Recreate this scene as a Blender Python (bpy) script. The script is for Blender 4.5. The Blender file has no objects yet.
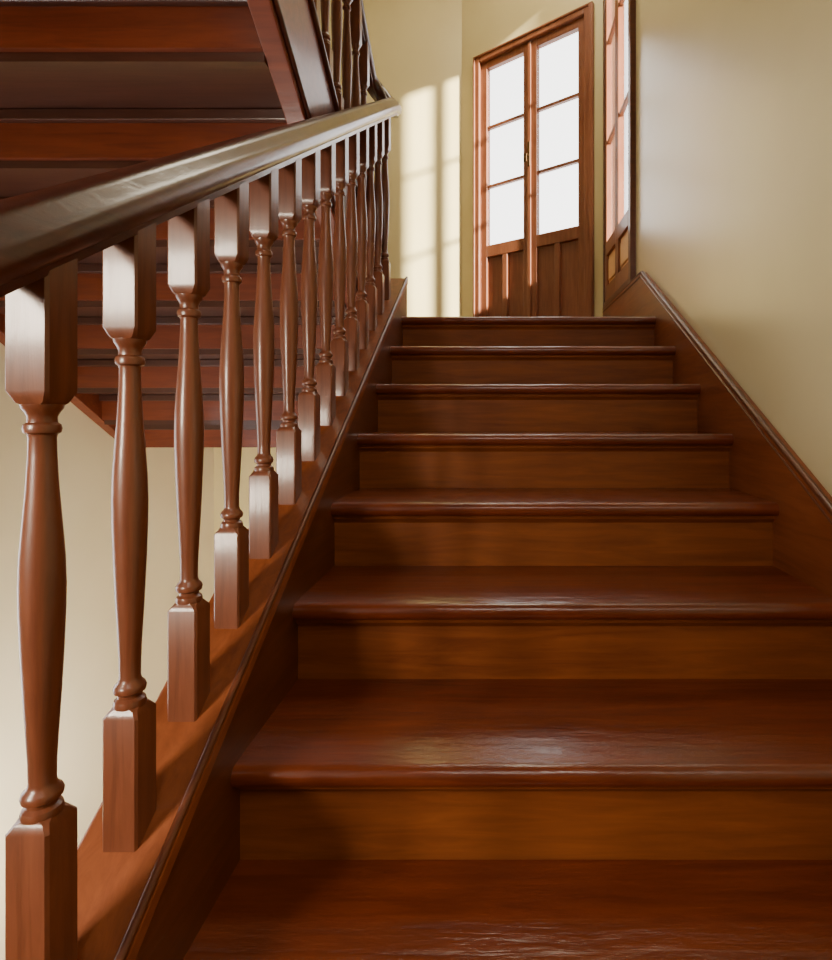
import bpy, bmesh, math
from mathutils import Vector, Matrix
R=0.168; G=0.28; NST=20
L=R*NST; H=L-0.446; YT=2.59
XL=-0.417; XR=0.73; XW=0.76; XLW=-2.25; YB=4.62; CE=H+3.9; YF=-4.5
col=bpy.context.scene.collection
def s2l(c):
    return tuple(((v/255)/12.92 if v/255<=0.04045 else ((v/255+0.055)/1.055)**2.4) for v in c)+(1,)
# ---------------- materials
def wood(name,c1,c2,axis='X',rough=0.3,coat=0.5,bump=0.15,crackle=0.0,crough=0.14,spec=0.4):
    m=bpy.data.materials.new(name); m.use_nodes=True
    nt=m.node_tree; n=nt.nodes; l=nt.links; b=n['Principled BSDF']
    tc=n.new('ShaderNodeTexCoord'); mp=n.new('ShaderNodeMapping')
    s={'X':(1.2,14,14),'Y':(14,1.2,14),'Z':(16,16,1.4)}[axis]
    mp.inputs['Scale'].default_value=s
    l.new(tc.outputs['Object'],mp.inputs['Vector'])
    n1=n.new('ShaderNodeTexNoise'); n1.inputs['Scale'].default_value=3.0; n1.inputs['Detail'].default_value=8; n1.inputs['Roughness'].default_value=0.65
    n1.inputs['Distortion'].default_value=0.6
    l.new(mp.outputs[0],n1.inputs['Vector'])
    n2=n.new('ShaderNodeTexNoise'); n2.inputs['Scale'].default_value=2.0; n2.inputs['Detail'].default_value=3
    l.new(tc.outputs['Object'],n2.inputs['Vector'])
    mx=n.new('ShaderNodeMath'); mx.operation='MULTIPLY_ADD'; mx.inputs[1].default_value=0.35
    l.new(n2.outputs['Fac'],mx.inputs[0]); 
    sc=n.new('ShaderNodeMath'); sc.operation='MULTIPLY'; sc.inputs[1].default_value=0.65
    l.new(n1.outputs['Fac'],sc.inputs[0]); l.new(sc.outputs[0],mx.inputs[2])
    r=n.new('ShaderNodeValToRGB'); r.color_ramp.elements[0].position=0.35; r.color_ramp.elements[1].position=0.65
    r.color_ramp.elements[0].color=s2l(c1); r.color_ramp.elements[1].color=s2l(c2)
    l.new(mx.outputs[0],r.inputs[0]); l.new(r.outputs[0],b.inputs['Base Color'])
    rr=n.new('ShaderNodeMapRange'); rr.inputs['To Min'].default_value=rough*0.6; rr.inputs['To Max'].default_value=rough*1.5
    l.new(n2.outputs['Fac'],rr.inputs['Value']); l.new(rr.outputs[0],b.inputs['Roughness'])
    b.inputs['Specular IOR Level'].default_value=spec
    b.inputs['Coat Weight'].default_value=coat; b.inputs['Coat Roughness'].default_value=crough
    bp=n.new('ShaderNodeBump'); bp.inputs['Strength'].default_value=bump; bp.inputs['Distance'].default_value=0.004
    if crackle>0:
        v=n.new('ShaderNodeTexNoise'); v.inputs['Scale'].default_value=38; v.inputs['Detail'].default_value=7
        mp2=n.new('ShaderNodeMapping'); mp2.inputs['Scale'].default_value=(0.45,1.6,1)
        l.new(tc.outputs['Object'],mp2.inputs['Vector']); l.new(mp2.outputs[0],v.inputs['Vector'])
        ad=n.new('ShaderNodeMath'); ad.operation='MULTIPLY_ADD'; ad.inputs[1].default_value=crackle
        l.new(v.outputs['Fac'],ad.inputs[0]); l.new(n1.outputs['Fac'],ad.inputs[2]); l.new(ad.outputs[0],bp.inputs['Height'])
        # worn varnish: patchy coat strength
        n3=n.new('ShaderNodeTexNoise'); n3.inputs['Scale'].default_value=5; n3.inputs['Detail'].default_value=4
        l.new(tc.outputs['Object'],n3.inputs['Vector'])
        m3=n.new('ShaderNodeMapRange'); m3.inputs['From Min'].default_value=.35; m3.inputs['From Max'].default_value=.6; m3.inputs['To Min'].default_value=coat*.55; m3.inputs['To Max'].default_value=1
        l.new(n3.outputs['Fac'],m3.inputs['Value']); l.new(m3.outputs[0],b.inputs['Coat Weight'])
    else: l.new(n1.outputs['Fac'],bp.inputs['Height'])
    l.new(bp.outputs[0],b.inputs['Normal']); l.new(bp.outputs[0],b.inputs['Coat Normal'])
    return m
def plaster(name,c1,c2,rough=0.45,coat=0.0):
    m=bpy.data.materials.new(name); m.use_nodes=True
    nt=m.node_tree; n=nt.nodes; l=nt.links; b=n['Principled BSDF']
    tc=n.new('ShaderNodeTexCoord')
    n1=n.new('ShaderNodeTexNoise'); n1.inputs['Scale'].default_value=1.3; n1.inputs['Detail'].default_value=5
    l.new(tc.outputs['Object'],n1.inputs['Vector'])
    r=n.new('ShaderNodeValToRGB'); r.color_ramp.elements[0].position=0.3; r.color_ramp.elements[1].position=0.7
    r.color_ramp.elements[0].color=s2l(c1); r.color_ramp.elements[1].color=s2l(c2)
    l.new(n1.outputs['Fac'],r.inputs[0]); l.new(r.outputs[0],b.inputs['Base Color'])
    b.inputs['Roughness'].default_value=rough
    b.inputs['Coat Weight'].default_value=coat; b.inputs['Coat Roughness'].default_value=0.3
    n2=n.new('ShaderNodeTexNoise'); n2.inputs['Scale'].default_value=60; n2.inputs['Detail'].default_value=3
    l.new(tc.outputs['Object'],n2.inputs['Vector'])
    bp=n.new('ShaderNodeBump'); bp.inputs['Strength'].default_value=0.04; bp.inputs['Distance'].default_value=0.003
    l.new(n2.outputs['Fac'],bp.inputs['Height']); l.new(bp.outputs[0],b.inputs['Normal'])
    return m
M_tread=wood('varnished_tread_wood',(86,31,9),(124,54,17),'X',0.42,0.9,0.24,1.4,0.05,0.3)
M_riser=wood('riser_wood',(104,50,19),(142,78,32),'X',0.5,0.15,0.1,spec=0.3)
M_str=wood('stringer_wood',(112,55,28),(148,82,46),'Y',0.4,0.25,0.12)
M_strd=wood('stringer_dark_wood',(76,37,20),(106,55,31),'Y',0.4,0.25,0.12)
M_bal=wood('baluster_wood',(88,46,29),(126,71,47),'Z',0.36,0.35,0.12)
M_rail=wood('handrail_wood',(56,23,13),(84,38,23),'Y',0.32,0.5,0.15,0,0.1)
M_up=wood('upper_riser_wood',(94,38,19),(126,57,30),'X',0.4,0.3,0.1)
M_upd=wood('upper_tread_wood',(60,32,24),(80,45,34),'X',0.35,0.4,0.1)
M_door=wood('door_wood',(116,64,38),(146,88,56),'Z',0.4,0.25,0.1)
M_lit=wood('lit_panel_wood',(225,175,120),(240,198,146),'Z',0.45,0.2,0.1)  # window panels: grazing light put into a paler base colour
M_land=wood('landing_wood',(84,34,16),(120,54,26),'X',0.3,0.4,0.1)
M_wall=plaster('yellow_cream_plaster',(214,196,138),(226,210,154),0.42)
M_walll=plaster('pale_cream_plaster',(222,206,168),(232,218,184),0.5)
M_wallr=plaster('satin_beige_plaster',(208,196,154),(220,209,168),0.3,0.6)
M_ceil=plaster('ceiling_plaster',(220,212,188),(228,220,198),0.8)
M_floor=wood('floor_wood',(90,50,28),(128,78,46),'Y',0.4,0.3,0.1)
def glassmat():
    m=bpy.data.materials.new('window_glass'); m.use_nodes=True
    nt=m.node_tree; n=nt.nodes; l=nt.links
    n.remove(n['Principled BSDF']); o=n['Material Output']
    t=n.new('ShaderNodeBsdfTransparent'); g=n.new('ShaderNodeBsdfGlossy'); g.inputs['Roughness'].default_value=0.05
    fr=n.new('ShaderNodeLayerWeight'); fr.inputs['Blend'].default_value=0.15
    mx=n.new('ShaderNodeMixShader'); l.new(fr.outputs['Facing'],mx.inputs[0]); l.new(t.outputs[0],mx.inputs[1]); l.new(g.outputs[0],mx.inputs[2])
    l.new(mx.outputs[0],o.inputs['Surface']); return m
M_glass=glassmat()
def metal():
    m=bpy.data.materials.new('dark_brass'); m.use_nodes=True; b=m.node_tree.nodes['Principled BSDF']
    b.inputs['Base Color'].default_value=s2l((90,66,40)); b.inputs['Metallic'].default_value=1; b.inputs['Roughness'].default_value=0.4
    return m
M_metal=metal()
# ---------------- mesh helpers
def empty(name,loc=(0,0,0),rotz=0):
    o=bpy.data.objects.new(name,None); o.location=loc; o.rotation_euler=(0,0,rotz); o.empty_display_size=0.1; col.objects.link(o); return o
def fin(name,bm,mat,parent=None,smooth=False,bevel=0,loc=None):
    bmesh.ops.recalc_face_normals(bm,faces=bm.faces)
    me=bpy.data.meshes.new(name); bm.to_mesh(me); bm.free()
    if mat: me.materials.append(mat)
    o=bpy.data.objects.new(name,me); col.objects.link(o)
    if parent: o.parent=parent
    if loc: o.location=loc
    if smooth:
        me.polygons.foreach_set('use_smooth',[True]*len(me.polygons))
        try: me.set_sharp_from_angle(angle=math.radians(40))
        except Exception: pass
    if bevel>0:
        b=o.modifiers.new('bevel','BEVEL'); b.width=bevel; b.segments=2; b.limit_method='ANGLE'
    return o
def addbox(bm,x0,x1,y0,y1,z0,z1):
    v=[bm.verts.new(p) for p in [(x0,y0,z0),(x1,y0,z0),(x1,y1,z0),(x0,y1,z0),(x0,y0,z1),(x1,y0,z1),(x1,y1,z1),(x0,y1,z1)]]
    for f in [(0,1,2,3),(4,5,6,7),(0,1,5,4),(1,2,6,5),(2,3,7,6),(3,0,4,7)]: bm.faces.new([v[i] for i in f])
def boxes(name,bl,mat,parent=None,bevel=0):
    bm=bmesh.new()
    for b in bl: addbox(bm,*b)
    return fin(name,bm,mat,parent,bevel=bevel)
def prism(name,poly,x0,x1,mat,parent=None,bevel=0,smooth=False):
    bm=bmesh.new()
    a=[bm.verts.new((x0,p[0],p[1])) for p in poly]; b=[bm.verts.new((x1,p[0],p[1])) for p in poly]
    n=len(poly); bm.faces.new(a); bm.faces.new(b[::-1])
    for i in range(n): bm.faces.new([a[i],a[(i+1)%n],b[(i+1)%n],b[i]])
    return fin(name,bm,mat,parent,bevel=bevel,smooth=smooth)
def sweep(name,path,prof,mat,parent=None):
    bm=bmesh.new(); rings=[]
    P=[Vector(p) for p in path]
    for i,p in enumerate(P):
        t=(P[min(i+1,len(P)-1)]-P[max(i-1,0)]).normalized()
        side=t.cross(Vector((0,0,1))).normalized(); up=side.cross(t)
        rings.append([bm.verts.new(p+side*u+up*v) for u,v in prof])
    m=len(prof)
    for a,b in zip(rings,rings[1:]):
        for j in range(m): bm.faces.new([a[j],a[(j+1)%m],b[(j+1)%m],b[j]])
    bm.faces.new(rings[0]); bm.faces.new(rings[-1][::-1])
    return fin(name,bm,mat,parent,smooth=True)
def circ(r,n=10,cx=0,cy=0): return [(cx+r*math.cos(2*math.pi*i/n),cy+r*math.sin(2*math.pi*i/n)) for i in range(n)]
# ---------------- room
def wall_lr(name,x0,x1,ya,yb,holes,mat):
    y0,y1,z0,z1=holes
    return boxes(name,[(x0,x1,ya,y0,0,CE),(x0,x1,y1,yb,0,CE),(x0,x1,y0,y1,0,z0),(x0,x1,y0,y1,z1,CE)],mat)
WY0,WY1,WZ0,WZ1=3.08,3.86,L+0.27,L+2.75
wall_lr('wall_right',XW,XW+0.1,YF,4.3,(WY0,WY1,WZ0,WZ1),M_wallr)
wall_lr('wall_left',XLW-0.12,XLW,YF,YB+0.12,(0.9,1.9,H-1.3,H+0.1),M_walll)
boxes('wall_back',[(XLW,-0.26,YB,YB+0.12,0,CE),(-0.26,XW+0.1,YB,YB+0.12,0,L-0.2)],M_wall)
boxes('wall_front',[(XLW-.12,XW+.1,YF-.12,YF,0,CE)],M_wall)
boxes('floor',[(XLW-.12,XW+.1,YF-.12,YB+.12,-0.1,0)],M_floor)
boxes('ceiling',[(XLW-.12,XW+.1,YF-.12,YB+.12,CE,CE+.1)],M_ceil)
boxes('floor_landing',[(-0.53,XW,YT+0.10,YB,L-0.2,L-0.001)],M_land)
ang=math.atan2(-0.605,0.812)
DO=(-0.142,4.535,L)
wd=empty('wall_door_side',DO,ang)
DW,DH=1.012,2.354
boxes('wall_panel',[(-0.15,0,0,0.12,0,CE-L),(DW,DW+0.115,0,0.12,0,CE-L),(0,DW,0,0.12,DH,CE-L)],M_wall,wd)
def leaf(prefix,par,x0,x1,z0,zp,z1,rows,panels=2,y0=0.02,y1=0.06,mat=M_door,pmat=None,st=0.055,rec=.018):
    bl=[(x0,x0+st,y0,y1,z0,z1),(x1-st,x1,y0,y1,z0,z1),(x0+st,x1-st,y0,y1,z1-st,z1),(x0+st,x1-st,y0,y1,z0,z0+0.1),(x0+st,x1-st,y0,y1,zp-0.09,zp)]
    for k in range(1,rows):
        z=zp+(z1-st-zp)*k/rows; bl.append((x0+st,x1-st,y0+.006,y1-.006,z-.011,z+.011))
    if panels>1: bl.append(((x0+x1)/2-.022,(x0+x1)/2+.022,y0,y1,z0+0.1,zp-.09))
    boxes(prefix+'_frame',bl,mat,par,bevel=0.004)
    boxes(prefix+'_panel',[(x0+st,x1-st,y0+rec,y1-.006,z0+0.1,zp-.09)],pmat or mat,par)
    if panels==1:
        boxes(prefix+'_raised_panel',[(x0+st+.03,x1-st-.03,y0+.008,y0+.02,z0+.13,zp-.12)],pmat or mat,par,bevel=0.004)
    boxes(prefix+'_glass',[(x0+st,x1-st,(y0+y1)/2-.002,(y0+y1)/2+.002,zp,z1-st)],M_glass,par)
d=empty('door_1',DO,ang)
boxes('door_frame',[(0,0.05,-0.025,0.12,0,DH),(DW-0.05,DW,-0.025,0.12,0,DH),(0.05,DW-0.05,-0.025,0.12,DH-0.05,DH)],M_door,d,bevel=0.006)
boxes('door_architrave',[(-.004,0.01,-0.035,0,0,DH+.004),(DW-.01,DW+.02,-0.035,0,0,DH+.004),(-.004,DW+.02,-0.035,0,DH-.01,DH+.004)],M_door,d,bevel=0.004)
leaf('left_leaf',d,0.052,0.504,0.01,0.87,DH-.052,3,y0=0.0,y1=.045,rec=.024)
leaf('right_leaf',d,0.508,DW-.052,0.01,0.87,DH-.052,3,y0=0.0,y1=.045,rec=.024)
boxes('center_astragal',[(0.492,0.520,-0.012,0.0,0.01,DH-.055)],M_door,d,bevel=0.004)
boxes('door_handle',[(0.497,0.515,-0.02,-0.012,1.38,1.56),(0.50,0.512,-0.05,-0.018,1.45,1.462),(0.485,0.512,-0.055,-0.045,1.40,1.462)],M_metal,d,bevel=0.003)
w=empty('window_1',(XW,WY1,WZ0),-math.pi/2)
WW=WY1-WY0; WH=WZ1-WZ0
boxes('window_frame',[(0,0.04,-0.03,0.1,0,WH),(WW-.05,WW,-0.03,0.1,0,WH),(0.04,WW-.05,-0.03,0.1,WH-.05,WH),(0.04,WW-.05,-0.03,.1,0,0.03)],M_strd,w,bevel=0.005)
leaf('left_sash',w,0.04,WW/2-.002,0.03,0.42,WH-.05,3,panels=1,y0=-.022,y1=.018,mat=M_door,pmat=M_lit,st=0.04)
leaf('right_sash',w,WW/2+.002,WW-.05,0.03,0.42,WH-.05,3,panels=1,y0=-.022,y1=.018,mat=M_door,pmat=M_lit,st=0.04)
def simple_window(name,loc,rot,W,Hh):
    e=empty(name,loc,rot)
    bl=[(0,.06,-.02,.12,0,Hh),(W-.06,W,-.02,.12,0,Hh),(.06,W-.06,-.02,.12,0,.06),(.06,W-.06,-.02,.12,Hh-.06,Hh),(W/2-.025,W/2+.025,.03,.08,.06,Hh-.06),(.06,W-.06,.035,.075,Hh*.5-.015,Hh*.5+.015)]
    boxes('window_frame',bl,M_door,e,bevel=.004)
    boxes('window_glass',[(.06,W-.06,.05,.054,.06,Hh-.06)],M_glass,e)
simple_window('added_window',(XLW,0.9,H-1.3),math.pi/2,1.0,1.4)  # added out-of-view opening, lets light in from the left
# ---------------- main stair
st=empty('staircase')
def nose_poly(y0,z,depth,th=0.036):
    r=th/2; pts=[]
    for k in range(9):
        a=math.pi/2+math.pi*k/8
        pts.append((y0+r+r*math.cos(a),z-r+r*math.sin(a)))
    pts+= [(y0+depth,z-th),(y0+depth,z)]
    return pts
for i in range(1,NST+1):
    z=R*i; y=YT-G*(NST-i)
    dep=G+0.035 if i<NST else 0.11
    prism(f'tread_{i}',nose_poly(y,z,dep),XL-0.001,XR,M_tread,st,smooth=True)
    yr=y+0.034
    boxes(f'riser_{i}',[(XL,XR,yr,yr+0.02,z-R,z-0.036)],M_riser,st)
    prism(f'cove_{i}',[(yr,z-.036),(yr-.014,z-.036),(yr-.012,z-.044),(yr-.005,z-.050),(yr,z-.056)],XL,XR,M_riser,st)
def zs(y): return H-0.551+0.6*(y-0.746)
ya,yb=-2.85,2.76
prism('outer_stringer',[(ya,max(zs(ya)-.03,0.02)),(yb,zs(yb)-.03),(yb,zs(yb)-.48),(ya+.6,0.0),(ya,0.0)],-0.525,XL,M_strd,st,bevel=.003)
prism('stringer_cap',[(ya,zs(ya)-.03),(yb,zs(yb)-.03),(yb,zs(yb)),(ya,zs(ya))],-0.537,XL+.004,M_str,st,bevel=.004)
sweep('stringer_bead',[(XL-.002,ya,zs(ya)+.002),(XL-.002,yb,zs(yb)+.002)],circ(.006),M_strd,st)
def zr(y): return L+0.57*(y-YT)+0.11
yk=YT+(0.264-0.11)/0.57
prism('wall_stringer',[(-2.9,0),(-2.9,max(0.1,zr(-2.9))),(yk,L+.264),(WY1,L+.264),(WY1,L-.15),(YT,L-.25),(-2.2,0)],XR,XW-.001,M_str,st)
sweep('wall_stringer_bead',[(XR+.006,-2.9,zr(-2.9)),(XR+.006,yk,L+.264),(XR+.006,yk+.05,L+.266),(XR+.006,WY1,L+.266)],circ(.0085),M_strd,st)
sweep('wall_stringer_fillet',[(XR-.001,-2.9,zr(-2.9)-.02),(XR-.001,yk,L+.244),(XR-.001,WY1,L+.244)],circ(.003,6),M_strd,st)
# ---------------- baluster
def baluster_mesh(name,HT,b0=0.208):
    bm=bmesh.new(); hb=.0228; q=.86
    prof=[(.208,.022),(.213,.0225),(.219,.021),(.223,.0165),(.228,.0165),(.232,.0215),(.238,.0225),(.244,.0205),(.249,.0160),(.256,.0145),(.285,.0148),(.33,.0168),(.39,.0198),(.45,.0222),(.51,.0240),(.55,.0244),(.59,.0235),(.64,.0205),(.69,.0172),(.74,.0150),(.768,.0145),(.773,.0155),(.776,.0190),(.782,.0202),(.788,.0190),(.791,.0155),(.800,.0155),(.806,.0180),(.812,.0215),(.818,.0225)]
    wp=lambda t: b0+(t-.208)*(.82-b0)/(.82-.208) if t>=.208 else t*b0/.208
    n=24; rings=[]
    for t,r in prof: rings.append([bm.verts.new((q*r*math.cos(2*math.pi*k/n),q*r*math.sin(2*math.pi*k/n),wp(t)*HT)) for k in range(n)])
    for a,b in zip(rings,rings[1:]):
        for k in range(n): bm.faces.new([a[k],a[(k+1)%n],b[(k+1)%n],b[k]])
    def loft(sec):
        rs=[]
        for z,h,c in sec:
            rs.append([bm.verts.new((x,y,z)) for x,y in [(h,-h+c),(h,h-c),(h-c,h),(-h+c,h),(-h,h-c),(-h,-h+c),(-h+c,-h),(h-c,-h)]])
        for a,b in zip(rs,rs[1:]):
            for k in range(8): bm.faces.new([a[k],a[(k+1)%8],b[(k+1)%8],b[k]])
        bm.faces.new(rs[0]); bm.faces.new(rs[-1][::-1])
    loft([(-.03,hb,.003),((b0-.012)*HT,hb,.003),((b0-.002)*HT,hb-.005,.004),((b0+.002)*HT,hb-.006,.008)])
    loft([(.816*HT,hb-.007,.008),(.820*HT,hb-.005,.004),(.836*HT,hb,.003),(HT+.03,hb,.003)])
    bmesh.ops.recalc_face_normals(bm,faces=bm.faces)
    me=bpy.data.meshes.new(name); bm.to_mesh(me); bm.free(); me.materials.append(M_bal)
    me.polygons.foreach_set('use_smooth',[True]*len(me.polygons))
    try: me.set_sharp_from_angle(angle=math.radians(35))
    except Exception: pass
    return me
BH=0.787
bmsh=baluster_mesh('baluster_mesh',BH)
bmsl=baluster_mesh('baluster_tall_base_mesh',BH,.268)
bal=empty('stair_balustrade')
XB=-0.479
y=0.610+0.1468*13; cnt=0
while y>-2.6:
    cnt+=1
    o=bpy.data.objects.new(f'baluster_{cnt}',bmsl if cnt>=14 else bmsh); o.location=(XB,y,zs(y)); o.parent=bal; col.objects.link(o)
    y-=0.1468
W2=.038
prof=[(-.022,-.030),(.022,-.030),(.024,-.020),(.034,-.014),(W2,-.004),(W2+.001,.008),(.034,.018),(.028,.022),(.025,.032),(.016,.039),(0,.042),(-.016,.039),(-.025,.032),(-.028,.022),(-.034,.018),(-W2-.001,.008),(-W2,-.004),(-.034,-.014),(-.024,-.020)]
def zrail(y): return zs(y)+BH+.036
path=[(XB,-2.75+0.2*i,zrail(-2.75+0.2*i)) for i in range(27)]+[(XB,2.68,zrail(2.68))]
XU=-0.60; yc=2.74; z0=zrail(2.70); z1=H+1.60
cx=(XB+XU)/2; rr=(XB-XU)/2
for k in range(0,13):
    a=math.pi*k/12
    t=k/12; zz=z0+.012+(z1-z0)*(t*t*(3-2*t))
    path.append((cx+rr*math.cos(a),yc+rr*math.sin(a),zz))
def zru(y): return z1+0.6*(yc-y)
for i in range(1,22):
    y=yc-0.14*i; path.append((XU,y,zru(y)))
sweep('handrail',path,prof,M_rail,bal)
boxes('newel_post',[(XB-.05,XB+.05,-2.86,-2.76,0,zrail(-2.8)+.1),(XB-.062,XB+.062,-2.872,-2.748,zrail(-2.8)+.1,zrail(-2.8)+.13),(XB-.062,XB+.062,-2.872,-2.748,0,.2)],M_bal,bal,bevel=.006)
# ---------------- upper flight (rises toward camera)
us=empty('staircase.001')
NU=14; Y0=3.512
def zu(y): return H+1.91-0.6*y
XA,XBB=-2.19,-0.62
for j in range(NU):
    yj=Y0-G*j; zj=zu(yj)
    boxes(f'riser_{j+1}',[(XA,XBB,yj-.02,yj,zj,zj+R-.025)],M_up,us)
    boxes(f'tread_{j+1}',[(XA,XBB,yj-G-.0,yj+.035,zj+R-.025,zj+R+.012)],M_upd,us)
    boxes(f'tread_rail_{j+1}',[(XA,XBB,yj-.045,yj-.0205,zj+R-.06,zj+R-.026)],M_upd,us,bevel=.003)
ye=Y0-G*NU
prism('inner_stringer',[(Y0,zu(Y0)-.01),(ye,zu(ye)-.01),(ye,zu(ye)+.40),(2.75,zu(2.75)+.40),(2.75,L-.0),(Y0,L-.0)],XBB,-0.56,M_up,us,bevel=.004)
prism('wall_stringer',[(Y0,zu(Y0)-.01),(ye,zu(ye)-.01),(ye,zu(ye)+.4),(Y0,zu(Y0)+.4)],XLW+.001,XA,M_up,us,bevel=.003)
sweep('stringer_bead',[(-.557,Y0,zu(Y0)+.02),(-.557,ye,zu(ye)+.02)],circ(.01),M_rail,us)
sweep('stringer_top_bead',[(-.557,2.7,zu(2.7)+.39),(-.557,ye,zu(ye)+.39)],circ(.012),M_rail,us)
boxes('lower_landing_slab',[(XLW+.001,-0.56,Y0+.003,YB-.001,zu(Y0),zu(Y0)+.17)],M_up,us)
boxes('upper_landing_slab',[(XLW+.001,-0.56,-2.6,ye,zu(ye)+.0,zu(ye)+.2)],M_up,us)
ub=empty('stair_balustrade.001')
UH=zru(1)-.036-(zu(1)+.40)
um=baluster_mesh('upper_baluster_mesh',UH)
y=2.60; c=0
while y>-0.1:
    c+=1; o=bpy.data.objects.new(f'baluster_{c}',um); o.location=(-.59,y,zu(y)+.40); o.parent=ub; col.objects.link(o); y-=.148
# ---------------- lights
def area(name,loc,target,sx,sy,e,c):
    ld=bpy.data.lights.new(name,'AREA'); ld.shape='RECTANGLE'; ld.size=sx; ld.size_y=sy; ld.energy=e; ld.color=c
    o=bpy.data.objects.new(name,ld); o.location=loc
    o.rotation_euler=(Vector(target)-Vector(loc)).to_track_quat('-Z','Y').to_euler(); col.objects.link(o); return o
area('lower_steps_fill',(-1.25,-0.45,H+0.15),(0.3,1.0,H-0.75),0.35,0.35,38,(1,.86,.68))  # added area light, no fixture: brightens lower steps, shades riser left ends
area('rear_fill',(0.2,-1.3,H+1.9),(0.35,0.6,H-.9),0.8,0.8,18,(1,.9,.76))  # added warm fill behind the camera, aimed at the lower steps
area('side_fill',(XLW+.12,1.4,H-0.5),(0.2,2.2,H-.5),0.9,1.2,5,(.95,.96,1))  # added fill just inside the added left opening
area('back_wall_fill',(-1.5,2.0,H-2.1),(-1.5,4.6,H-.8),0.6,0.6,62,(1,.94,.84))  # added off-frame light that whitens the back wall under the upper flight
area('upper_wall_fill',(0.1,3.1,CE-.1),(0.1,3.6,H+1),0.9,0.9,30,(1,.9,.7))  # added ceiling-high fill, warms the walls around the landing
sd=bpy.data.lights.new('sun','SUN'); sd.energy=42; sd.angle=math.radians(2.4); sd.color=(1,.93,.8)
so=bpy.data.objects.new('sun',sd); so.rotation_euler=Vector((-.72,.69,-.27)).to_track_quat('-Z','Y').to_euler(); so.location=(4,-2,8); col.objects.link(so)
wo=bpy.data.worlds.new('sky'); bpy.context.scene.world=wo; wo.use_nodes=True
bg=wo.node_tree.nodes['Background']; bg.inputs[0].default_value=(1,.98,.95,1); bg.inputs[1].default_value=5.5
# ---------------- camera
cd=bpy.data.cameras.new('camera'); cd.sensor_fit='HORIZONTAL'; cd.sensor_width=36; cd.lens=575/832*36
cd.shift_x=(416-494)/832; cd.shift_y=-(480-415)/832; cd.clip_start=.02
co=bpy.data.objects.new('camera',cd); co.location=(0,0,H); co.rotation_euler=(math.pi/2,0,0); col.objects.link(co)
bpy.context.scene.camera=co
